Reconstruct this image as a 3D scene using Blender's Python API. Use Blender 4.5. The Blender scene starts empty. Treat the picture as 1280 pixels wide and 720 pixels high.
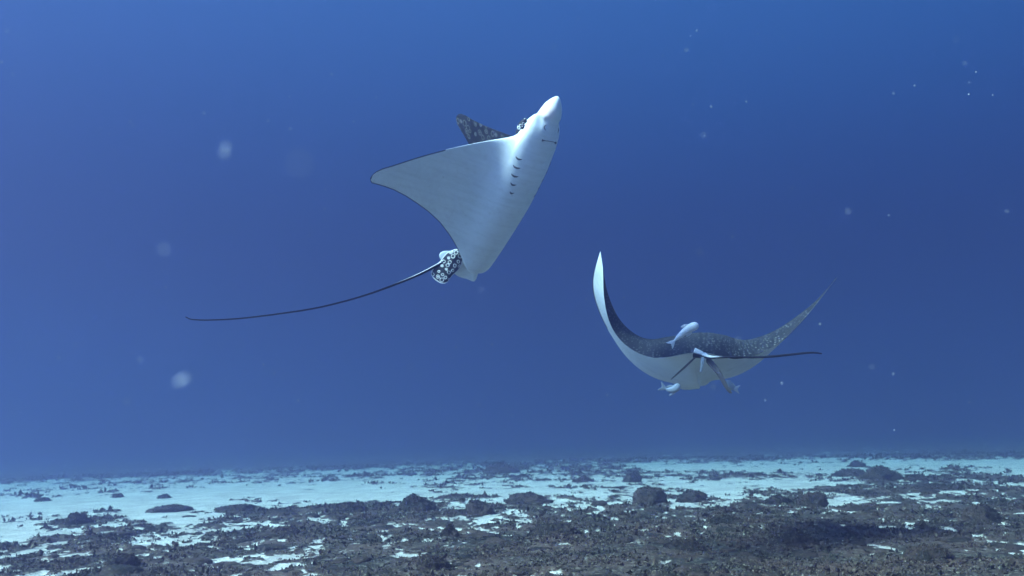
import bpy, math, random
import numpy as np
from mathutils import Vector, Matrix
random.seed(7); rng=np.random.default_rng(7)
R=math.radians
sc=bpy.context.scene; col=sc.collection
# ---- camera ----
FPX=1000.0; CAMZ=0.8; PITCH=math.radians(10.6); ROLL=math.radians(-1.5)
def cam_rot():
    a=math.pi/2+PITCH
    Rx=np.array([[1,0,0],[0,math.cos(a),-math.sin(a)],[0,math.sin(a),math.cos(a)]])
    b=ROLL
    Rz=np.array([[math.cos(b),-math.sin(b),0],[math.sin(b),math.cos(b),0],[0,0,1]])
    return Rx@Rz
CR=cam_rot(); CL=np.array([0,0,CAMZ])
def at(px,py,d):
    v=np.array([(px-640)/FPX*d,-(py-360)/FPX*d,-d]); return CR@v+CL
def proj(P):
    v=(np.asarray(P)-CL)@CR
    return np.stack([640+FPX*v[...,0]/-v[...,2],360-FPX*v[...,1]/-v[...,2]],-1)
# ---- planform ----
HW=[(.668,0),(.662,.015),(.645,.030),(.61,.050),(.58,.062),(.555,.070),(.54,.080),(.525,.102),(.505,.117),(.475,.128),(.445,.138),(.41,.148),(.38,.154)]
LEX=[h[1] for h in HW]+[.17,.2,.3,.4,.5,.6,.7,.8,.88,.94,.975,.992,1.0]
LEY=[h[0] for h in HW]+[  .358,.336,.278,.220,.163,.105,.048,-.010,-.055,-.085,-.11,-.13,-.15]
TEX=[0,.05,.09,.13,.17,.2,.25,.3,.4,.5,.6,.7,.8,.88,.94,.975,.992,1.0]
TEY=[-.60,-.60,-.585,-.55,-.505,-.475,-.43,-.39,-.325,-.28,-.247,-.218,-.198,-.190,-.187,-.186,-.175,-.16]
def LE(x): return np.interp(np.abs(x),LEX,LEY)
def TE(x): return np.interp(np.abs(x),TEX,TEY)
def integ(th_knots):
    a=np.linspace(0,1.02,205); th=np.interp(a,[0,.12,.35,.6,.82,1.0],[0]+list(th_knots))
    th=np.convolve(np.pad(th,8,mode='edge'),np.ones(17)/17,'valid'); th[0]=0
    da=a[1]-a[0]
    cx=np.concatenate([[0],np.cumsum(np.cos((th[1:]+th[:-1])/2))*da]); cz=np.concatenate([[0],np.cumsum(np.sin((th[1:]+th[:-1])/2))*da])
    return a,th,cx,cz
def bend(P,left,right,offL=None,offR=None,sweepL=0,sweepR=0):
    """P (n,3) local rest -> bent. knots: dihedral angles."""
    P=np.asarray(P,float); out=P.copy()
    for sgn,kn,off,sw in((-1,left,offL,sweepL),(1,right,offR,sweepR)):
        m=(P[:,0]>=0) if sgn>0 else (P[:,0]<0)
        if not m.any(): continue
        a,th,cx,cz=integ(kn); x=np.abs(P[m,0]); y=P[m,1]; z=P[m,2]
        if off is not None: z=z+off(x,y)
        t=np.interp(x,a,th)
        out[m,0]=sgn*(np.interp(x,a,cx)-np.sin(t)*z); out[m,2]=np.interp(x,a,cz)+np.cos(t)*z
        out[m,1]=y+sw*np.clip(x-.15,0,1)**1.5
    return out
def rodr(r):
    t=np.linalg.norm(r)
    if t<1e-9: return np.eye(3)
    k=r/t; K=np.array([[0,-k[2],k[1]],[k[2],0,-k[0]],[-k[1],k[0],0]])
    return np.eye(3)+math.sin(t)*K+(1-math.cos(t))*K@K
def frame(F,D):
    F=np.array(F,float); F/=np.linalg.norm(F); D=np.array(D,float); D-=F*(D@F); D/=np.linalg.norm(D)
    return np.stack([np.cross(F,D),F,D],1)

# ================= camera =================
cd=bpy.data.cameras.new('camera'); cam=bpy.data.objects.new('camera',cd); col.objects.link(cam)
cd.sensor_width=36; cd.lens=36*FPX/1280; cd.clip_end=1000; cd.clip_start=.02
M4=Matrix([list(map(float,r)) for r in CR]).to_4x4(); M4.translation=Vector(CL); cam.matrix_world=M4
cd.dof.use_dof=True; cd.dof.focus_distance=4.8; cd.dof.aperture_fstop=2.8
sc.camera=cam
# ================= sky above the water, sun =================
SUN_EL,SUN_AZ=R(42),R(236)      # azimuth clockwise from +Y: sun high on the left, behind the camera
WATER_TOP=((2.4,1.6),(2.5,1.1),(2.9,.9))
w=bpy.data.worlds.new('World'); sc.world=w; w.use_nodes=True
wn=w.node_tree.nodes; wl=w.node_tree.links
for n in list(wn): wn.remove(n)
sky=wn.new('ShaderNodeTexSky'); sky.sky_type='NISHITA'; sky.sun_disc=False; sky.sun_elevation=SUN_EL; sky.sun_rotation=SUN_AZ
tint=wn.new('ShaderNodeMix'); tint.data_type='RGBA'; tint.blend_type='MULTIPLY'; tint.inputs[0].default_value=1
# daylight filtered by the water above: T = base * exp(-k / sin(elevation)) per channel
tcw=wn.new('ShaderNodeTexCoord'); spz=wn.new('ShaderNodeSeparateXYZ'); wl.new(tcw.outputs['Generated'],spz.inputs[0])
mx=wn.new('ShaderNodeMath'); mx.operation='MAXIMUM'; mx.inputs[1].default_value=.05; wl.new(spz.outputs[2],mx.inputs[0])
cmb=wn.new('ShaderNodeCombineColor')
for i_,(b_,k_) in enumerate(WATER_TOP):
    dv_=wn.new('ShaderNodeMath'); dv_.operation='DIVIDE'; dv_.inputs[0].default_value=-k_; wl.new(mx.outputs[0],dv_.inputs[1])
    ex_=wn.new('ShaderNodeMath'); ex_.operation='EXPONENT'; wl.new(dv_.outputs[0],ex_.inputs[0])
    ml_=wn.new('ShaderNodeMath'); ml_.operation='MULTIPLY'; ml_.inputs[1].default_value=b_; wl.new(ex_.outputs[0],ml_.inputs[0]); wl.new(ml_.outputs[0],cmb.inputs[i_])
wl.new(cmb.outputs[0],tint.inputs[7])
bg=wn.new('ShaderNodeBackground'); bg.inputs[1].default_value=.10
wo=wn.new('ShaderNodeOutputWorld')
wl.new(sky.outputs[0],tint.inputs[6]); wl.new(tint.outputs[2],bg.inputs[0]); wl.new(bg.outputs[0],wo.inputs[0])
sd=bpy.data.lights.new('sun','SUN'); sun=bpy.data.objects.new('sun',sd); col.objects.link(sun)
sd.energy=5.0; sd.angle=R(15); sd.color=(.93,.98,1)   # sunlight after the water overhead
dv=Vector((math.sin(SUN_AZ)*math.cos(SUN_EL),math.cos(SUN_AZ)*math.cos(SUN_EL),math.sin(SUN_EL)))
sun.rotation_euler=dv.to_track_quat('Z','Y').to_euler()
sc.view_settings.view_transform='Standard'; sc.view_settings.look='None'; sc.view_settings.exposure=1.8; sc.view_settings.gamma=1
sc.cycles.use_denoising=True; sc.cycles.volume_bounces=4; sc.cycles.max_bounces=8; sc.cycles.diffuse_bounces=2
# ================= helpers =================
def tag(o,label=None,cat=None,group=None,kind=None):
    for k,v in (('label',label),('category',cat),('group',group),('kind',kind)):
        if v: o[k]=v
    return o
def empty(name,loc=(0,0,0)):
    o=bpy.data.objects.new(name,None); o.location=loc; o.empty_display_size=.1; col.objects.link(o); return o
def mesh(name,V,F,mats=(),parent=None,smooth=True,fm=None,attrs=None,loc=None):
    me=bpy.data.meshes.new(name)
    V=np.asarray(V,np.float32); 
    if loc is not None: V=V-np.asarray(loc,np.float32)
    if isinstance(F,np.ndarray):
        k=F.shape[1]; n=len(F)
        me.vertices.add(len(V)); me.vertices.foreach_set('co',V.ravel())
        me.loops.add(n*k); me.loops.foreach_set('vertex_index',F.astype(np.int32).ravel())
        me.polygons.add(n); me.polygons.foreach_set('loop_start',np.arange(0,n*k,k,dtype=np.int32))
        me.update(calc_edges=True)
    else: me.from_pydata(V.tolist(),[],F)
    if smooth: me.polygons.foreach_set('use_smooth',np.ones(len(me.polygons),bool))
    for m in mats: me.materials.append(m)
    if fm is not None: me.polygons.foreach_set('material_index',np.asarray(fm,np.int32))
    for nm,arr in (attrs or {}).items():
        arr=np.asarray(arr,np.float32)
        if arr.ndim==1: a=me.attributes.new(nm,'FLOAT','POINT'); a.data.foreach_set('value',arr)
        else: a=me.attributes.new(nm,'FLOAT_VECTOR','POINT'); a.data.foreach_set('vector',arr.ravel())
    me.validate(); me.update()
    o=bpy.data.objects.new(name,me); col.objects.link(o)
    if loc is not None: o.location=[float(c) for c in loc]
    if parent is not None:
        o.parent=parent
        o.location=Vector(o.location)-parent.location
    return o
def grid_faces(n,m,wrap=False):
    i=np.arange(n-1)[:,None]; j=np.arange(m if wrap else m-1)[None,:]; j2=(j+1)%m
    return np.stack([i*m+j,i*m+j2,(i+1)*m+j2,(i+1)*m+j],-1).reshape(-1,4)
def tube(path,rad,seg=10,flat=1.0,up=(0,0,1)):
    path=np.asarray(path,float); n=len(path); T=np.gradient(path,axis=0); T/=np.linalg.norm(T,axis=1)[:,None]
    up=np.asarray(up,float); A=np.cross(T,up); A/=np.linalg.norm(A,axis=1)[:,None]; B=np.cross(A,T)
    a=np.linspace(0,2*math.pi,seg,endpoint=False)
    rad=np.broadcast_to(rad,(n,))
    V=path[:,None]+rad[:,None,None]*(A[:,None]*np.cos(a)[None,:,None]+flat*B[:,None]*np.sin(a)[None,:,None])
    V=V.reshape(-1,3); F=grid_faces(n,seg,True)
    V=np.vstack([V,path[0],path[-1]])
    F=[tuple(f) for f in F.tolist()]+[((k+1)%seg,k,n*seg) for k in range(seg)]+[((n-1)*seg+k,(n-1)*seg+(k+1)%seg,n*seg+1) for k in range(seg)]
    return V,F
def spline(P,n):
    P=np.asarray(P,float); Q=np.vstack([2*P[0]-P[1],P,2*P[-1]-P[-2]]); out=[]
    t=np.linspace(0,len(P)-1-1e-9,n)
    for u in t:
        i=int(u); f=u-i; a,b,c,d=Q[i:i+4]
        out.append(.5*((2*b)+(-a+c)*f+(2*a-5*b+4*c-d)*f*f+(-a+3*b-3*c+d)*f**3))
    return np.array(out)
# ---- noise ----
def _h(ix,iy,iz,s):
    n=(ix*374761393+iy*668265263+iz*2147483647+s*974634541)&0xffffffff
    n=((n^(n>>13))*1274126177)&0xffffffff; n=n^(n>>16)
    return (n&0xffff)/65535.
def vnoise(x,y,z=0.,s=0):
    x=np.asarray(x,float); y=np.asarray(y,float); z=np.broadcast_to(np.asarray(z,float),x.shape)
    ix,iy,iz=[np.floor(q).astype(np.int64) for q in (x,y,z)]; fx,fy,fz=x-ix,y-iy,z-iz
    fx,fy,fz=[f*f*f*(f*(f*6-15)+10) for f in (fx,fy,fz)]; r=0
    for a in (0,1):
        for b in (0,1):
            for c in (0,1):
                r=r+_h(ix+a,iy+b,iz+c,s)*(fx if a else 1-fx)*(fy if b else 1-fy)*(fz if c else 1-fz)
    return r
def fbm(x,y,z=0.,o=4,s=0,g=.5):
    r=0;a=1;t=0
    for k in range(o):
        r=r+a*vnoise(x*2.03**k+17.3*k,y*2.03**k-9.1*k,z*2.03**k if not np.isscalar(z) else z,s+k); t+=a; a*=g
    return r/t
# ================= materials =================
class NT:
    def __init__(s,name):
        s.m=bpy.data.materials.new(name); s.m.use_nodes=True; s.t=s.m.node_tree; s.n=s.t.nodes
        s.b=s.n['Principled BSDF']; s.out=s.n['Material Output']
    def N(s,ty,**k):
        n=s.n.new(ty)
        for a,v in k.items(): setattr(n,a,v)
        return n
    def L(s,a,b): s.t.links.new(a,b)
    def val(s,sock,v):
        if hasattr(v,'links') or isinstance(v,bpy.types.NodeSocket): s.L(v,sock)
        else: sock.default_value=v
    def math(s,op,a,b=0.,c=0.,clamp=False):
        n=s.N('ShaderNodeMath',operation=op,use_clamp=clamp); s.val(n.inputs[0],a); s.val(n.inputs[1],b); s.val(n.inputs[2],c); return n.outputs[0]
    def mix(s,f,a,b):
        n=s.N('ShaderNodeMix',data_type='RGBA'); s.val(n.inputs[0],f)
        for i,v in ((6,a),(7,b)):
            if isinstance(v,tuple): n.inputs[i].default_value=(*v,1)
            else: s.L(v,n.inputs[i])
        return n.outputs[2]
    def smooth(s,v,a,b,x=0.,y=1.):
        n=s.N('ShaderNodeMapRange',interpolation_type='SMOOTHSTEP'); s.L(v,n.inputs[0])
        n.inputs[1].default_value=a;n.inputs[2].default_value=b;n.inputs[3].default_value=x;n.inputs[4].default_value=y; return n.outputs[0]
    def attr(s,name):
        return s.N('ShaderNodeAttribute',attribute_name=name)
    def noise(s,vec,scale,det=4,rough=.5,dist=0.):
        n=s.N('ShaderNodeTexNoise'); n.inputs['Scale'].default_value=scale;n.inputs['Detail'].default_value=det;n.inputs['Roughness'].default_value=rough;n.inputs['Distortion'].default_value=dist
        if vec is not None: s.L(vec,n.inputs['Vector'])
        return n.outputs[0]
    def bump(s,h,st,d=.01):
        n=s.N('ShaderNodeBump'); n.inputs['Strength'].default_value=st; n.inputs['Distance'].default_value=d; s.L(h,n.inputs['Height']); s.L(n.outputs[0],s.b.inputs['Normal'])
    def fin(s,colr,rough,spec=.3):
        s.val(s.b.inputs['Base Color'],colr if not isinstance(colr,tuple) else (*colr,1)); s.val(s.b.inputs['Roughness'],rough); s.b.inputs['Specular IOR Level'].default_value=spec
        return s.m
def spots(s,vec,scale,seed=0.,dots=False):
    """pale rings and dots on dark skin, laid out in the animal's own rest coordinates"""
    mp=s.N('ShaderNodeMapping'); mp.inputs['Location'].default_value=(seed,seed*.7,0); s.L(vec,mp.inputs[0])
    fl=s.N('ShaderNodeVectorMath',operation='MULTIPLY'); s.L(mp.outputs[0],fl.inputs[0]); fl.inputs[1].default_value=(1,1,0)
    v=s.N('ShaderNodeTexVoronoi',feature='F1',voronoi_dimensions='2D'); v.inputs['Scale'].default_value=scale; v.inputs['Randomness'].default_value=.75; s.L(fl.outputs[0],v.inputs['Vector'])
    sep=s.N('ShaderNodeSeparateColor'); s.L(v.outputs['Color'],sep.inputs[0])
    nz=s.noise(fl.outputs[0],scale*2.2,2,.5)
    d=s.math('ADD',v.outputs['Distance'],s.math('MULTIPLY_ADD',nz,.22,-.11))
    rad=s.math('MULTIPLY_ADD',sep.outputs[0],.16,.19)
    e=s.math('ABSOLUTE',s.math('SUBTRACT',d,rad))
    if dots: return s.math('MULTIPLY',s.smooth(d,.14,.30,1,0),s.smooth(sep.outputs[1],.2,.9,.1,1.))
    ring=s.smooth(e,.035,.07,1,0)
    dot=s.smooth(d,.10,.17,1,0); dot=s.math('MULTIPLY',dot,s.math('GREATER_THAN',sep.outputs[1],.6))
    return s.math('MAXIMUM',ring,dot)
def mat_dorsal(name,scale,contrast=.75,seed=0.,rim=False,dots=False,head=0.):
    s=NT(name); a=s.attr('rest').outputs['Vector']
    m=spots(s,a,scale,seed,dots); n=s.noise(a,9,4)
    base=s.mix(n,(.010,.012,.016),(.028,.030,.034))
    if head:
        sy=s.N('ShaderNodeSeparateXYZ'); s.L(a,sy.inputs[0]); m=s.math('MULTIPLY',m,s.smooth(sy.outputs[1],.15,.34,contrast,head))
    else: m=s.math('MULTIPLY',m,contrast)
    c=s.mix(m,base,(.75,.77,.75))
    if rim: c=s.mix(s.smooth(s.attr('edge').outputs['Fac'],.93,.975),c,(.75,.77,.75))
    s.bump(s.noise(a,120,3),.15,.003)
    return s.fin(c,.6,.18)
def mat_ventral():
    s=NT('ray_white_belly_skin'); a=s.attr('rest').outputs['Vector']; e=s.attr('edge').outputs['Fac']
    n=s.noise(a,5,5,.55); n2=s.noise(a,38,3,.6)
    c=s.mix(s.smooth(n,.38,.7,0,.55),(.88,.93,.95),(.77,.83,.85))
    c=s.mix(s.math('MULTIPLY',s.smooth(n2,.45,.75),.16),c,(.50,.46,.42))
    mp=s.N('ShaderNodeMapping'); mp.inputs['Scale'].default_value=(3,34,0); s.L(a,mp.inputs[0])
    ray_=s.noise(mp.outputs[0],1.,3,.6); c=s.mix(s.smooth(ray_,.42,.68,0,.16),c,(.46,.50,.50))
    c=s.mix(s.attr('pink').outputs['Fac'],c,(.85,.50,.46))
    c=s.mix(s.smooth(e,.35,.75),c,(.02,.022,.028))
    s.bump(s.noise(a,60,4,.6),.12,.004)
    return s.fin(c,.55,.3)
def mat_plain(name,c1,c2,scale=20,rough=.6,alpha=None,spec=.3):
    s=NT(name); tc=s.N('ShaderNodeTexCoord').outputs['Object']
    c=s.mix(s.noise(tc,scale,4),c1,c2)
    if alpha is not None: s.b.inputs['Alpha'].default_value=alpha
    return s.fin(c,rough,spec)
def mat_tail():
    s=NT('ray_tail_skin'); a=s.attr('rest').outputs['Vector']   # x along the tail 0..1, z underside flag
    sep=s.N('ShaderNodeSeparateXYZ'); s.L(a,sep.inputs[0])
    f=s.math('MULTIPLY',s.smooth(sep.outputs[0],.22,.34,1,0),s.smooth(sep.outputs[2],-.35,.15,1,0))
    c=s.mix(f,(.008,.009,.014),(.78,.79,.78)); return s.fin(c,.6,.12)
M={}
M['belly']=mat_ventral()
M['back_a']=mat_dorsal('ray_ring_spotted_back_skin',23,.16,0.,head=1.)
M['back_b']=mat_dorsal('ray_fine_spotted_back_skin',50,.24,3.,dots=True)
M['fin_spot']=mat_dorsal('ray_spotted_fin_skin',31,1.,1.3,True)
M['tail']=mat_tail()
M['dark']=mat_plain('dark_slit_skin',(.05,.05,.055),(.10,.09,.09))
M['eye']=mat_plain('black_eye',(.005,.005,.006),(.012,.012,.014),rough=.15,spec=.6)
M['remora']=mat_plain('pale_remora_skin',(.80,.80,.80),(.62,.66,.68),30,.4)
M['remora_grey']=mat_plain('grey_remora_skin',(.55,.60,.62),(.38,.44,.46),30,.5)
M['fin_pale']=mat_plain('pale_fin_skin',(.62,.66,.66),(.45,.50,.52),20,.6)
M['snow']=mat_plain('drifting_particle_jelly',(.8,.82,.82),(.65,.7,.7),200,.6,alpha=.5)
# ================= eagle ray =================
def smooth01(x,a,b):
    t=np.clip((x-a)/(b-a),0,1); return t*t*(3-2*t)
XS=np.unique(np.round(np.concatenate([[0,.01,.02,.03,.04,.05],np.linspace(.055,.16,26),np.linspace(.165,.5,36),np.linspace(.51,.94,44),np.linspace(.945,1.0,16)]),4))
XS=np.concatenate([-XS[:0:-1],XS]); NT_=44
def height(x,y,top,bt,bb,fine_head=1):
    le,te=LE(x),TE(x); t=np.clip((le-y)/np.maximum(le-te,1e-5),0,1); ax=np.abs(x)
    chord=le-te
    tw=np.interp(ax,[0,.15,.3,.5,.75,.95,1],[.055,.052,.038,.022,.011,.004,.0015])
    af=np.sqrt(np.clip(t,0,1))*(1-t)**.9*2.2
    hw=tw*af
    G=np.exp(-(ax/(.18 if top or bb<.12 else .235))**2.3)
    fy=np.interp(y,[-.6,-.5,-.3,-.05,.2,.36,.46,.50,.54,.60,.66],[.10,.2,.55,.92,1.,.86,.74,.60,.62,.66,.45])
    ed=np.sqrt(np.clip(t/.13,0,1)); ed=np.where(t<.13,ed*(1.5-.5*ed*ed),1)
    tail=np.clip((1-t)/.06,0,1)**.6
    if top:
        br=fine_head*.038*np.exp(-((ax-.10)/.035)**2-((y-.42)/.06)**2)         # eye ridge
        return hw*.55+(bt*G*fy+br)*ed*tail
    groove=.42*np.exp(-((y-.505-.25*ax)/.016)**2)*smooth01(ax,.02,.06)         # crease behind the rostral lobe
    jaw=.10*np.exp(-((y-.42)/.035)**2)*np.exp(-(ax/.07)**2)
    return hw*.45+bb*G*fy*(1-groove+jaw)*ed*tail
def ray_surface(x,t,top,pose,bt,bb):
    x=np.asarray(x,float); t=np.asarray(t,float)
    y=LE(x)+(TE(x)-LE(x))*t; h=height(x,y,top,bt,bb,1 if bb<.12 else .1)
    P=np.stack([x,y,h if top else -h],-1)
    return pose(P),P
def build_ray(name,label,pose,backmat,bt,bb,fine):
    base=pose(np.array([[0,0,-bb]]))[0]
    root=tag(empty(name,[float(c) for c in base]),label,'eagle ray','spotted eagle rays over the seabed')
    tt=(1-np.cos(np.linspace(0,math.pi,NT_)))/2
    n=len(XS)
    xt=np.repeat(XS,NT_).reshape(n,NT_); tn=np.tile(tt,(n,1))
    Vt,Rt=ray_surface(xt.ravel(),tn.ravel(),True,pose,bt,bb)
    Vb,Rb=ray_surface(xt.ravel(),tn.ravel(),False,pose,bt,bb)
    Vt=Vt.reshape(n,NT_,3);Vb=Vb.reshape(n,NT_,3);Rt=Rt.reshape(n,NT_,3);Rb=Rb.reshape(n,NT_,3)
    # one closed skin: ring = top LE..TE then bottom TE..LE
    V=np.concatenate([Vt,Vb[:,-2:0:-1]],1); Rr=np.concatenate([Rt,Rb[:,-2:0:-1]],1)
    m=V.shape[1]; F=grid_faces(n,m,True)
    j=np.tile(np.arange(m),n-1); fm=(j>=NT_-1).astype(int)
    RF=(Rr[:-1,:]).reshape(-1,3); hd=(RF[:,1]>.36)&(np.abs(RF[:,0])<.16)&(RF[:,1]>.47); fm=np.where(hd,1,fm)
    ax=np.abs(Rr[...,0]); tf=(LE(ax)-Rr[...,1])/np.maximum(LE(ax)-TE(ax),1e-5)
    chord=LE(ax)-TE(ax)
    dl=tf*chord; dt=(1-tf)*chord
    e=np.maximum(np.where(ax>.55,1-dl/.014,0),np.where(ax>.2,1-dt/.012,0)); e=np.maximum(e,smooth01(ax,.985,.998))
    pink=.75*np.exp(-((Rr[...,1]-.585)/.05)**2)*np.exp(-((Rr[...,0]-.065)/.03)**2)*fine
    body=mesh('body',V.reshape(-1,3),F,(backmat,M['belly']),root,fm=fm,attrs={'rest':Rr.reshape(-1,3),'edge':np.clip(e,0,1).ravel(),'pink':pink.ravel()})
    # gill slits
    for sd in (1,-1) if fine else ():
        for k in range(5):
            y0=.250-.054*k; wd=(.018,.020,.018,.014,.010)[k]; xc=(.116,.110,.101,.091,.081)[k]
            s=np.linspace(-1,1,9); xx=sd*(xc+s*wd); yy=y0+.010*s**2
            rows=[]
            for q in (-1,0,1):
                yq=yy+q*.0055*(1-s**2)**.5
                t=(LE(xx)-yq)/(LE(xx)-TE(xx)); h=height(xx,yq,False,bt,bb)
                P=np.stack([xx,yq,-h-(.0015 if q else .004)],-1); rows.append(pose(P))
            V=np.concatenate(rows); mesh('gill_slit',V,grid_faces(3,9),(M['dark'],),root)
    # mouth: curved dark lip line between two corner folds
    s=np.linspace(-1,1,25); xx=s*.050; yy=.415-.008*s**2
    h=height(xx,yy,False,bt,bb); P=pose(np.stack([xx,yy,-h-.001],-1))
    V,F=tube(P,.0016+.0055*np.abs(s)**8,6); mesh('mouth',V,F,(M['dark'],),root)
    for sd in (1,-1):
        x0=sd*.045; y0=np.linspace(.468,.50,9); xx=x0+sd*.012*np.sin(np.linspace(0,math.pi,9))
        h=height(xx,y0,False,bt,bb); P=pose(np.stack([xx,y0,-h-.0005],-1)); V,F=tube(P,.0028*np.sin(np.linspace(.15,3,9)),6); mesh('nostril',V,F,(M['dark'],),root)
        # eye on the side of the head
        if fine:
            V,F=ball((0,0,0),(.028,.066,.028),20,14); k=1+.30*(fbm(V[:,0]*60+9,V[:,1]*60,V[:,2]*60,2,5)-.5); L0=V*k[:,None]+np.array([sd*.138,.41,.030])
            mesh('brow',pose(L0),F,(M['fin_spot'],),root,attrs={'rest':L0*1.3,'edge':np.zeros(len(V))})
        c=pose(np.array([[sd*.138,.425,-.004]]))[0]
        V,F=ball(c,(.016,.016,.016),12,10); mesh('eye',V,F,(M['eye'],),root)
    return root
def ball(c,r,n=12,m=8):
    u=np.linspace(0,2*math.pi,n,endpoint=False); v=np.linspace(.001,math.pi-.001,m)
    V=np.stack([np.outer(np.sin(v),np.cos(u))*r[0],np.outer(np.sin(v),np.sin(u))*r[1],np.outer(np.cos(v),np.ones(n))*r[2]],-1)+np.asarray(c)
    return V.reshape(-1,3),grid_faces(m,n,True)
def sheet_fin(P,thick,mats,root,name,nrm,rest=None,inner=5):
    """closed fin with thickness from an outline (list of 3D points); fan rings shrunk to the centre"""
    P=spline(np.vstack([P,P[:1]]),48)[:-1]; c=P.mean(0); n=len(P); nrm=np.asarray(nrm,float); nrm/=np.linalg.norm(nrm)
    Vs=[];
    ks=np.linspace(1,0.02,inner+2)
    for sgn in (1,-1):
        for k in ks:
            z=thick*math.sqrt(max(0,1-k**2)); Vs.append(c+(P-c)*k+nrm*sgn*z)
    V=np.array(Vs); L_=len(ks)
    F=grid_faces(L_,n,True); F2=grid_faces(L_,n,True)[:,::-1]+L_*n
    ax=np.cross(nrm,P[0]-c); ax/=np.linalg.norm(ax); bx=np.cross(ax,nrm)
    V=V.reshape(-1,3)
    rs=np.stack([(V-c)@ax,(V-c)@bx,np.zeros(len(V))],-1)
    ed=np.tile(np.repeat(ks,n),2)
    FF=np.vstack([F,F2])
    return mesh(name,V,FF,mats,root,attrs={'rest':rs,'edge':ed if 'spot' in mats[0].name else ed*0})
def tail_mesh(path,rad,root,under):
    n=150; P=spline(path,n); V,F=tube(P,rad,10,up=under)
    T=np.gradient(P,axis=0); T/=np.linalg.norm(T,axis=1)[:,None]
    s=np.linspace(0,1,n); rest=np.zeros((len(V),3)); rest[:n*10,0]=np.repeat(s,10)
    a=np.linspace(0,2*math.pi,10,endpoint=False); rest[:n*10,2]=-np.tile(np.sin(a),n); rest[-1,0]=1
    return mesh('tail',V,F,(M['tail'],),root,attrs={'rest':rest})
def make_pose(B,c,s,kl,kr,oL=None,oR=None,sl=0,sr=0):
    return lambda P: bend(P,kl,kr,oL,oR,sweepL=sl,sweepR=sr)@B.T*s+c
# ---- left ray, belly to the camera ----
DZ1=4.6
p=[-7.529, 2.461, 0.273, -0.083, 0.204, -0.098, 0.16, 1.36, 2.014, 2.017, 1.828, 0.66, 0.44, 0.22, 0.09, 0.0, 0.425, 0.085]
B1=rodr(p[2:5])@frame((.39,-.39,.83),(-.5,.67,.55)); s1=math.exp(p[5]); c1=at(650+p[0],240+p[1],DZ1)
def far_lift(x,y):   # the far wing's trailing corner folds up behind the body
    t=np.clip((y-TE(x))/np.maximum(LE(x)-TE(x),1e-5),0,1); return .20*(1-t)**1.8*smooth01(x,.10,.24)*(1-smooth01(x,.5,.8))
pose1=make_pose(B1,c1,s1,p[6:11],p[11:16],far_lift,None,p[16],p[17])
ray1=build_ray('eagle_ray','eagle ray at left showing its white belly, snout up, long thin tail trailing left',pose1,M['back_a'],.085,.085,1)
tb=pose1(np.array([[0,-.585,0.0]]))[0]; dtb=(tb-CL)@(-CR[:,2])
tp=[(584,318,0),(566,322,.02),(550,330,.05),(522,344,.12),(490,357,.2),(450,371,.3),(400,384,.42),(350,392,.5),(300,398,.55),(262,400,.58),(243,399.5,.6),(237,398.5,.6),(232,396,.6)]
tail1=tail_mesh([at(x,y,dtb-dd) for x,y,dd in tp],np.interp(np.linspace(0,1,150),[0,.1,.2,.4,.7,1],[.022,.014,.0085,.0052,.0040,.0026]),ray1,B1[:,2])
vd=CR[:,2]
def px_fin(pts,d0,name,mat,root,thick,dd=None):
    dd=dd or [0]*len(pts)
    P=np.array([at(x,y,d0-e) for (x,y),e in zip(pts,dd)])
    nrm=np.cross(P[len(P)//3]-P[0],P[2*len(P)//3]-P[0])
    if nrm@vd<0: nrm=-nrm
    return sheet_fin(P,thick,(mat,),root,name,nrm)
px_fin([(577,311),(567,312),(558,317),(549,328),(539,339),(541,347),(551,354),(559,353),(565,345),(575,335),(579,322)],dtb-.02,'pelvic_fin',M['fin_spot'],ray1,.008,[0,0,.01,.03,.05,.06,.06,.05,.03,.01,0])
px_fin([(574,306),(590,300),(604,304),(607,318),(600,333),(594,351),(584,349),(572,345),(567,339),(571,326),(575,316)],dtb+.01,'pelvic_fin',M['belly'],ray1,.014,[0,0,0,-.01,-.03,-.05,-.05,-.04,-.02,0,0])
px_fin([(566,314),(557,313.5),(551,315.5),(549,320),(552,325),(559,323),(565,319)],dtb+.03,'dorsal_fin',M['remora_grey'],ray1,.006)
# ---- right ray, swimming away with both wings raised ----
def mkoff(dr,ca,d0=.10,c0=.05):
    def off(x,y):
        le,te=np.minimum(LE(x),.36),TE(x); t=np.clip((y-te)/(le-te+1e-6),0,1); k=[0,.2,.5,.85,1.02]; g_=np.linspace(-.2,1.2,281); w_=np.hanning(61); w_/=w_.sum()
        sm=lambda v: np.interp(x,g_,np.convolve(np.pad(np.interp(np.abs(g_),k,v),30,mode='edge'),w_,'valid'))
        tip=1-np.clip((x-.72)/.28,0,1)**2.2
        return (-sm([d0,dr[0],dr[1],dr[2],dr[2]])*t+sm([c0,ca[0],ca[1],ca[2],0])*4*t*(1-t))*tip
    return off
q=[-4.166, -2.523, 0.127, -0.095, -0.109, -0.006, -0.14, 0.628, 1.435, 1.757, 1.53, -0.524, 0.237, 0.671, 0.788, 0.751, -0.343, -0.021, 0.238, 0.077, 0.116, 0.205, 0.081, 0.034, 0.232, 0.062, 0.025, 0.211, 0.071, 0.005]
B2=rodr(q[2:5])@frame((.12,.99,-.02),(0,.02,1)); s2=math.exp(q[5]); K2=1.17; s2*=K2; c2=at(872+q[0],440+q[1],4.9*K2)
pose2=make_pose(B2,c2,s2,q[6:11],q[11:16],mkoff([.16,.055,.10],[.15,q[22],q[23]]),mkoff([.14,.035,.02],[.155,q[28],q[29]]),q[16],q[17])
ray2=build_ray('eagle_ray','eagle ray on the right swimming away with both wings lifted in a wide U',pose2,M['back_b'],.078,.15,0)
d2=(pose2(np.array([[0,-.58,0.0]]))[0]-CL)@(-CR[:,2])
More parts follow.
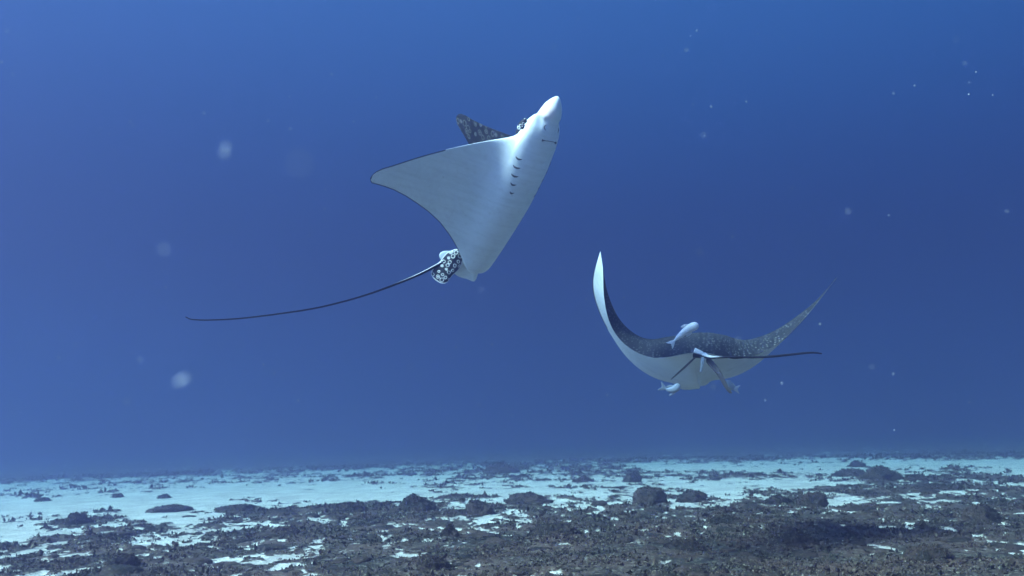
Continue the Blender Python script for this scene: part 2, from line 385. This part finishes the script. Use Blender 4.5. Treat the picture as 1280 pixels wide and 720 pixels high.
tp=[(868,441,.0),(880,444,.03),(888,446.5,.1),(900,446.5,.16),(915,446,.2),(940,446.5,.25),(965,445.5,.3),(990,443,.33),(1010,441,.35),(1020,441,.36),(1027,442,.36)]
tail_mesh([at(x,y,d2-dd) for x,y,dd in tp],np.interp(np.linspace(0,1,150),[0,.1,.18,.3,.7,1],[.033,.020,.011,.0082,.0070,.0047]),ray2,B2[:,2])
px_fin([(883,448),(889,449),(897,458),(903,468),(909,480),(915,491),(910,490),(903,479),(897,469),(889,459),(883,453)],d2-.03,'pelvic_fin',M['dark'],ray2,.012,[0,0,.05,.08,.1,.12,.1,.08,.05,.02,0])
px_fin([(868,446),(870,447),(861,456),(851,465),(840,474),(839,473.4),(849,463.6),(859,454.5)],d2-.02,'pelvic_fin',M['dark'],ray2,.004,[0,0,.03,.05,.07,.07,.05,.03])
px_fin([(876,446),(881,447),(880,455),(878,463),(875,465),(876,456)],d2-.05,'clasper',M['remora_grey'],ray2,.005)
# ---- remoras ----
def remora(label,pts,dists,rad,mat,group='remoras riding with the eagle rays'):
    P=np.array([at(x,y,d) for (x,y),d in zip(pts,dists)]); base=P[0]
    root=tag(empty('remora',[float(c) for c in base]),label,'remora',group)
    n=24; S=spline(P,n); s=np.linspace(0,1,n)
    rr=rad*np.interp(s,[0,.12,.3,.6,.82,.95,1],[.18,.26,.6,.95,1.,.7,.25])
    V,F=tube(S,rr,12,.85,up=vd); mesh('body',V,F,(mat,),root)
    ax=S[3]-S[0]; ax/=np.linalg.norm(ax); sdv=np.cross(ax,vd); sdv/=np.linalg.norm(sdv)
    e_=S[int(n*.9)]; axe=S[-1]-S[int(n*.8)]; axe/=np.linalg.norm(axe); se=np.cross(axe,vd); se/=np.linalg.norm(se)
    V,F=ball(e_-vd*rad*.62+se*rad*.45,(.005,.005,.005),8,6); mesh('eye',V,F,(M['eye'],),root)
    t0=S[0]
    sheet_fin(np.array([t0+ax*.03,t0+sdv*.028-ax*.03,t0-ax*.012,t0-sdv*.028-ax*.03]),.004,(mat,),root,'tail_fin',vd)
    k=S[int(n*.62)]; ax=S[int(n*.7)]-S[int(n*.5)]; ax/=np.linalg.norm(ax); sdv=np.cross(ax,vd); sdv/=np.linalg.norm(sdv)
    for g in (1,-1):
        sheet_fin(np.array([k+g*sdv*rad*.7+ax*.02,k+g*sdv*rad*1.3-ax*.012,k+g*sdv*rad*1.25-ax*.04,k+g*sdv*rad*.6-ax*.02]),.003,(mat,),root,'pectoral_fin',vd)
    return root
remora('white remora riding above the back of the right eagle ray',[(841,428),(846,423),(853,417),(861,411),(868,408),(873,409)],[d2-.1]*6,.028,M['remora'])
remora('pale ragged-finned remora tucked under the left side of the right ray\'s belly',[(830,485),(835,487),(840,487),(845,485),(849,480)],[d2-.1]*5,.024,M['remora_grey'])
remora('small dim remora hanging by the dark fin under the right ray',[(919,486),(915,485),(911,480),(909,475)],[d2+.1]*4,.022,M['remora_grey'])
# ================= seabed =================
def cover(x,y):
    """dark algae cover (1) against bare sand (0), as it lies on the ground"""
    d=np.hypot(x,y)
    wx=x+.5*(fbm(x*.9,y*.9,0,3,31)-.5)*2; wy=y+.9*(fbm(x*.9,y*.9,0,3,47)-.5)*2
    n=fbm(wx*.55,wy*.40,0,5,3,.58)
    n2=fbm(x*2.6,y*1.9,0,4,11,.55)
    n3=fbm(x*9.,y*6.5,0,3,61,.6)
    v=.38*n+.33*n2+.29*n3
    ang=np.clip(x/np.maximum(y,1),-1,1)
    # share of bare sand by distance: little near, a broad sand belt 9-24 m out, reef again beyond
    near=np.interp(d,[0,5,6.5,8,9.5,11,14,19,23,26,40],[-.10,-.09,-.08,-.06,-.03,.015,.07,.08,.055,-.06,-.2])
    left=np.interp(ang,[-.7,-.3,0,.3,.7],[.012,.008,.0,-.02,-.025])*np.interp(d,[4,7,16,22],[.9,1,.6,0])
    belt=.16*np.exp(-((d-(14.+2*ang))/3.2)**2)*smooth01(-ang,-.0,.3)
    right=.08*np.exp(-((d-19)/5.)**2)*smooth01(ang,.1,.4)
    sand=near+left+belt+right
    fleck=fbm(x*11.,y*6.,0,4,91,.6)          # small openings in the turf where sand shows
    return smooth01(v-sand,.44,.52)*(1-.95*smooth01(fleck,.58,.64)*smooth01(d,5,7.5))
def ground_z(x,y):
    d=np.hypot(x,y); c=cover(x,y)
    bump=fbm(x*1.7,y*1.7,0,4,21,.55)
    fine=fbm(x*9,y*9,0,3,77,.6)
    z=.04*(fbm(x*.25,y*.25,0,3,5)-.5)+c*(.006+.07*np.clip(bump-.42,0,1)+.018*fine)+.008*fbm(x*4,y*5,0,2,9)
    fall=np.clip(d-24,0,None); z=z-.004*fall*np.exp(-fall/40.)
    return z,c
def polar(angs,rads):
    A,D=np.meshgrid(angs,rads,indexing='ij'); return D*np.sin(A),D*np.cos(A)
aF=np.linspace(R(-44),R(44),900); aB=np.linspace(R(44),R(316),140)[1:-1]
angs=np.concatenate([aF,aB]); nA=len(angs)
dep=np.geomspace(3.6,150,620); dep=np.concatenate([[.15,.6,1.2,2,2.6,3.1],dep])
X,Y=polar(angs,dep); Z,C=ground_z(X.ravel(),Y.ravel())
V=np.stack([X.ravel(),Y.ravel(),Z],-1); nR=len(dep)
F=grid_faces(nA,nR)[:,::-1]; j=np.arange(nR-1); a0=(nA-1)*nR
F=np.vstack([F,np.stack([a0+j+1,a0+j,j,j+1][::-1],-1)[:, [0,1,2,3]]])
def mat_bed():
    s=NT('seabed_sand_and_algae'); g=s.N('ShaderNodeNewGeometry').outputs['Position']; c=s.attr('cover').outputs['Fac']
    n=s.noise(g,22,5,.65); c2=s.smooth(s.math('ADD',c,s.math('MULTIPLY_ADD',n,1.1,-.55)),.32,.62)
    sand=s.mix(s.smooth(s.noise(g,2.2,5,.6),.35,.65),(.80,.72,.60),(.56,.49,.41)); sand=s.mix(s.smooth(s.noise(g,55,4,.7),.48,.66),sand,(.30,.27,.23))
    al=s.mix(s.smooth(s.noise(g,1.3,4,.6),.35,.65),(.036,.031,.024),(.100,.062,.048)); al=s.mix(s.smooth(s.noise(g,34,4,.7),.50,.70),al,(.25,.21,.155))
    s.bump(s.noise(g,40,5,.7),.6,.02)
    return s.fin(s.mix(c2,sand,al),.9,.1)
M['bed']=mat_bed()
bed=tag(mesh('seabed',V,F,(M['bed'],),attrs={'cover':C}),kind='structure')
# algae turf: small leafy sprigs over the dark cover
def mat_turf(name,a,b,c_):
    s=NT(name); g=s.N('ShaderNodeNewGeometry').outputs['Position']
    c=s.mix(s.smooth(s.noise(g,2.2,4,.6),.35,.65),a,b); c=s.mix(s.smooth(s.noise(g,37,2),.55,.7),c,c_)
    return s.fin(c,.85,.1)
M['turf']=mat_turf('brown_algae_turf',(.035,.032,.022),(.095,.058,.044),(.21,.17,.12))
def leafy(cx,cy,cz,size,n,seed,spread=1.):
    """n leaf-sized quads per clump position, arrays in, mesh arrays out"""
    g=np.random.default_rng(seed); N=len(cx)
    cx,cy,cz,size=[np.repeat(a,n) for a in (cx,cy,cz,size)]
    K=len(cx); az=g.uniform(0,2*math.pi,K); el=g.uniform(.25,1.35,K); L_=size*g.uniform(.5,1.,K)
    off=g.normal(0,.45,(K,2))*size[:,None]*spread
    b=np.stack([cx+off[:,0],cy+off[:,1],cz-.1*size],-1)
    d=np.stack([np.cos(az)*np.cos(el),np.sin(az)*np.cos(el),np.sin(el)],-1)
    s_=np.stack([-np.sin(az),np.cos(az),g.normal(0,.3,K)],-1); w_=(size*g.uniform(.18,.34,K))[:,None]
    m_=b+d*(L_*.55)[:,None]; t_=b+d*L_[:,None]+g.normal(0,.12,(K,3))*L_[:,None]
    V=np.stack([b-s_*w_*.35,b+s_*w_*.35,m_+s_*w_,t_,m_-s_*w_],1).reshape(-1,3)
    i=np.arange(K)*5
    F=np.concatenate([np.stack([i,i+1,i+2,i+4],-1),np.stack([i+4,i+2,i+3,i+3],-1)])
    return V,F
def leaf_mesh(name,V,F,mat,parent=None,loc=None):
    i=F[:len(F)//2]; tri=np.concatenate([i[:,[0,1,2]],i[:,[0,2,3]],F[len(F)//2:][:,:3]])
    return mesh(name,V,tri,(mat,),parent,smooth=False,loc=loc)
N=90000
ang=rng.uniform(R(-38),R(38),N); d=3.8*np.exp(rng.uniform(0,1,N)*math.log(28/3.8))
x=d*np.sin(ang); y=d*np.cos(ang); z,c=ground_z(x,y)
keep=rng.uniform(0,1,N)<np.clip(c*1.0-.05+.03,0,1)*np.clip(fbm(x*2.1,y*2.1,0,3,55)*2.2-.55,.06,1)
x,y,z,d=x[keep],y[keep],z[keep],d[keep]
sz=.010*rng.uniform(.6,1.5,len(x))*(d/5)**.75*(1+1.0*(rng.uniform(0,1,len(x))>.93))
V,F=leafy(x,y,z,sz*1.6,7,5)
tag(leaf_mesh('algae_turf',V,F,M['turf']),kind='stuff')
# low rubble lumps joined
def lump_arrays(cx,cy,cz,rx,ry,rz,seed,n=12,m=6):
    N=len(cx); u=np.linspace(0,2*math.pi,n,endpoint=False); v=np.linspace(.0,math.pi*.62,m)
    ux=np.outer(np.sin(v),np.cos(u)).ravel(); uy=np.outer(np.sin(v),np.sin(u)).ravel(); uz=np.outer(np.cos(v),np.ones(n)).ravel()
    P=np.stack([ux,uy,uz],-1)[None]
    k=1+.9*(fbm(P[...,0]*2.1+np.arange(N)[:,None]*7.1,P[...,1]*2.1,P[...,2]*2.1+np.arange(N)[:,None]*1.3,3,seed)-.5)
    V=np.stack([cx[:,None]+P[...,0]*k*rx[:,None],cy[:,None]+P[...,1]*k*ry[:,None],cz[:,None]+P[...,2]*k*rz[:,None]],-1).reshape(-1,3)
    F=(np.arange(N)[:,None,None]*n*m+grid_faces(m,n,True)[None]).reshape(-1,4)
    return V,F
def mat_lump(name,a,b,c_):
    s=NT(name); g=s.N('ShaderNodeNewGeometry').outputs['Position']
    c=s.mix(s.smooth(s.noise(g,6,5,.65),.38,.62),a,b); c=s.mix(s.smooth(s.noise(g,45,4,.7),.56,.72),c,c_)
    s.bump(s.noise(g,30,6,.75),1.,.03)
    return s.fin(c,.9,.08)
M['lump']=mat_lump('algae_covered_rock',(.036,.031,.024),(.088,.057,.045),(.22,.18,.14))
N=4200
ang=rng.uniform(R(-37),R(37),N); d=3.8*np.exp(rng.uniform(0,1,N)*math.log(34/3.8)); x=d*np.sin(ang); y=d*np.cos(ang); z,c=ground_z(x,y)
keep=rng.uniform(0,1,N)<c*.9+.05; x,y,z,d,c=[a[keep] for a in (x,y,z,d,c)]
r=np.exp(rng.normal(-3.35,.5,len(x)))*(d/8)**.45*np.where(c<.3,.35,.85)
V,F=lump_arrays(x,y,z-r*.15,r*rng.uniform(.8,1.7,len(x)),r*rng.uniform(.8,1.5,len(x)),r*rng.uniform(.2,.5,len(x)),3)
tag(mesh('rubble',V,F,(M['lump'],)),kind='stuff')
# single mounds one can point at
def ground_hit(px,py):
    dr=at(px,py,1.)-CL; t=CL[2]/-dr[2] if dr[2]<0 else 40.
    for _ in range(12):
        P=CL+dr*t; zz=float(ground_z(np.array([P[0]]),np.array([P[1]]))[0][0]); t=(CL[2]-zz)/-dr[2]
    return CL+dr*t,t
MO=[ # px, base py, width px, height px, label, tall factor
(625,592,42,19,'hazy domed mound farthest out in the middle of the sand belt'),
(1106,599,46,20,'wedge shaped dark mound standing on the bright sand at far right'),
(1066,596,40,13,'low dark mound just left of the wedge shaped one on the right-hand sand'),
(1073,584,20,10,'small hazy lump behind the low mound on the far right-hand sand'),
(792,603,22,18,'upright dark knob on the sand edge right of centre'),
(728,603,24,9,'small oval rock lying on pale sand below the centre of the view'),
(520,637,42,24,'dark bushy mound at the edge of the sand belt left of centre'),
(598,645,38,26,'rounded dark mound with sand in front, below the left ray\'s belly'),
(561,672,22,20,'small pointed dark cone beside a bright sand patch'),
(1232,651,46,27,'big rounded mound at the right edge behind a bright sand patch'),
(1018,632,36,23,'blocky dark mound at the near edge of the right-hand sand'),
(975,630,34,14,'flat topped dark mound just left of the blocky one'),
(1000,683,50,25,'blackish boulder in the dark reef at lower right'),
(92,655,28,16,'squat isolated mound at the sand edge on the far left'),
(203,623,14,6,'tiny dark rock alone on the bright sand belt at left'),
(50,627,16,5,'tiny flat rock alone on the sand near the left edge'),
(145,622,12,5,'tiny dark pebble-like rock between two others on the left sand belt'),
(815,628,42,24,'broad dark mound below the right ray, left part of a pair'),
(866,628,36,17,'mound below the right ray\'s belly, right part of a pair'),
(150,707,36,18,'brownish mound between sand patches at lower left'),
(540,712,40,20,'very dark mound near the bottom edge left of centre'),
(295,640,60,12,'long low algae-topped ledge on the sand at left'),
(210,640,50,11,'long low ledge left of and nearer than its twin on the left sand'),
(1168,702,60,24,'wide reddish-brown mound in the bottom right corner area'),
(690,668,60,16,'wide flat mound with a bright sand rim in front, bottom centre'),
(660,629,50,15,'low dark mound in the middle of the reef, right of the rounded one'),
(430,640,50,14,'low brown-grey mound in mid distance left of the bushy one'),
(910,655,40,14,'modest mound in mid reef below the right ray\'s dark fin'),
(350,672,44,14,'low grey mound in the lower left reef'),
(860,688,44,15,'low dark mound at lower right of centre'),
(1150,600,26,8,'small rock on the far sand right of the wedge shaped mound'),
(1180,612,50,8,'long thin reef strip on the right-hand sand'),
]
for i,(px,py,wp,hp,lab) in enumerate(MO):
    P,t=ground_hit(px,py); dist=(P-CL)@(-CR[:,2]); wr_=wp/2/FPX*dist; hr=.72*hp/FPX*dist; dep_=wr_*(.8 if hp>8 else 1.3)
    g=np.random.default_rng(100+i); n,m=40,16
    u=np.linspace(0,2*math.pi,n,endpoint=False); v=np.linspace(0,math.pi*.58,m)
    U=np.stack([np.outer(np.sin(v),np.cos(u)),np.outer(np.sin(v),np.sin(u)),np.outer(np.cos(v),np.ones(n))],-1).reshape(-1,3)
    k=1+.8*(fbm(U[:,0]*1.5+i*3.1,U[:,1]*1.5,U[:,2]*1.5+i,3,400+i)-.5)+.28*(fbm(U[:,0]*6+i,U[:,1]*6,U[:,2]*6,3,500+i)-.5)*1.6
    c=np.array([P[0],P[1]+dep_*.6,P[2]-.04*hr])
    fwd=np.array([P[0],P[1],0]); fwd/=np.linalg.norm(fwd); rt=np.array([fwd[1],-fwd[0],0])
    V=c+np.outer(U[:,0]*k*wr_,rt)+np.outer(U[:,1]*k*dep_,fwd)+np.outer(U[:,2]*k*hr*.95,[0,0,1])
    tip=P+np.array([0,0,0])
    root=mesh('algae_mound',V,grid_faces(m,n,True),(M['lump'],),loc=P)
    tag(root,lab,'reef mound','algae covered mounds on the seabed')
    # leafy fringe as a child
    idx=g.integers(n,len(V),520 if dist<9 else 260); S=V[idx]
    lv,lf=leafy(S[:,0],S[:,1],S[:,2],np.full(len(S),max(.012,.0022*dist)),4,700+i,.5)
    tag(leaf_mesh('algae_fringe',lv,lf,M['turf'],root,loc=P),kind='stuff')
# ================= drifting particles =================
def particle(label,px,py,d,balls):
    c=at(px,py,d); Vs=[];Fs=[];k=0
    for (dx,dy,rx,ry) in balls:
        cc=at(px+dx,py+dy,d); s=d/FPX*1.25
        V,F=ball((0,0,0),(rx*s,ry*s,min(rx,ry)*s),14,10); V=V@CR.T+cc; Vs.append(V);Fs.append(F+k);k+=len(V)
    o=mesh('drifting_particle',np.vstack(Vs),np.vstack(Fs),(M['snow'],),loc=c)
    return tag(o,label,'particle','blurred particles drifting near the camera')
particle('elongated pale blurred particle upper left, made of two joined blobs',282,188,.55,[(1,-4,2.4,2.4),(-1,4,2.4,2.6)])
particle('faint round blurred speck above the tail end of the left ray',205,312,.5,[(0,0,2.,2.)])
particle('bright slanted oval particle below the tail end of the left ray',227,475,.5,[(-4,2.5,2.5,2.0),(1,0,2.8,2.4),(5,-2.5,2.2,1.8)])
particle('very faint large round blur left of the raised wing tip of the left ray',375,205,.26,[(0,0,2.6,2.6)])
SP=[(407,237,1.1),(406,261,1.5),(406,275,.9),(570,434,1.6),(759,494,1.3),(1111,269,1.4),(1118,538,1.6),(207,359,1.3),(166,441,1.3),(355,333,1.),(441,408,1.2),(957,500,1.8),(863,45,1.),(933,127,1.6),(1211,118,2.),(1241,119,1.6),(1220,90,1.8),(990,235,1.2),(183,540,1.1),(735,557,1.),(1180,556,1.),(52,385,1.2),(1008,320,1.),(818,320,1.1),(780,372,1.1),(733,374,1.1),(343,467,1.6),(866,130,1.3),(470,122,1.4),(388,150,1.2),(442,152,1.2),(240,156,1.),(1143,107,1.4),(530,100,1.),(1000,60,1.),(90,480,1.),(640,520,1.),(700,335,1.1)]
Vs=[];Fs=[];k=0
for px,py,r in SP:
    d=random.uniform(1.6,3.6); s=d/FPX*r*.45*random.uniform(.8,1.1); V,F=ball(at(px,py,d),(s,s*random.uniform(.8,1.4),s),7,5); Vs.append(V);Fs.append(F+k);k+=len(V)
g=np.random.default_rng(12)
for _ in range(70):                    # finer matter, near ones go soft, far ones are faint
    d=float(np.exp(g.uniform(math.log(.9),math.log(4.2)))); px,py=g.uniform(0,1280),g.uniform(0,545)
    s=.0011*g.uniform(.5,1.2)*d**.35; V,F=ball(at(px,py,d),(s,s*g.uniform(.7,1.5),s),6,5); Vs.append(V);Fs.append(F+k);k+=len(V)
tag(mesh('marine_snow',np.vstack(Vs),np.vstack(Fs),(M['snow'],)),kind='stuff')
# ================= water as a closed body of even density =================
def water(ss,sa,g):
    """ss, sa: scattering and absorption per metre (r,g,b)"""
    dens=1.02*max(a+b for a,b in zip(ss,sa)); colr=[a/dens for a in ss]
    ab=[max(0,1-b/(dens*(1-c)))**2 for b,c in zip(sa,colr)]
    m=bpy.data.materials.new('sea_water_haze'); m.use_nodes=True; t=m.node_tree
    for n in list(t.nodes): t.nodes.remove(n)
    v=t.nodes.new('ShaderNodeVolumePrincipled'); o=t.nodes.new('ShaderNodeOutputMaterial'); t.links.new(v.outputs[0],o.inputs['Volume'])
    v.inputs['Color'].default_value=(*colr,1); v.inputs['Absorption Color'].default_value=(*ab,1); v.inputs['Density'].default_value=dens; v.inputs['Anisotropy'].default_value=g
    return m
M['water']=water((.021,.0200,.036),(.070,.042,.026),.8)
x0,x1,y0,y1,z0,z1=-170,170,-155,170,-25,8
V=[(x,y,z) for z in (z0,z1) for y in (y0,y1) for x in (x0,x1)]
F=[(0,2,3,1),(4,5,7,6),(0,1,5,4),(2,6,7,3),(0,4,6,2),(1,3,7,5)]
tag(mesh('haze',V,F,(M['water'],),smooth=False),kind='stuff')
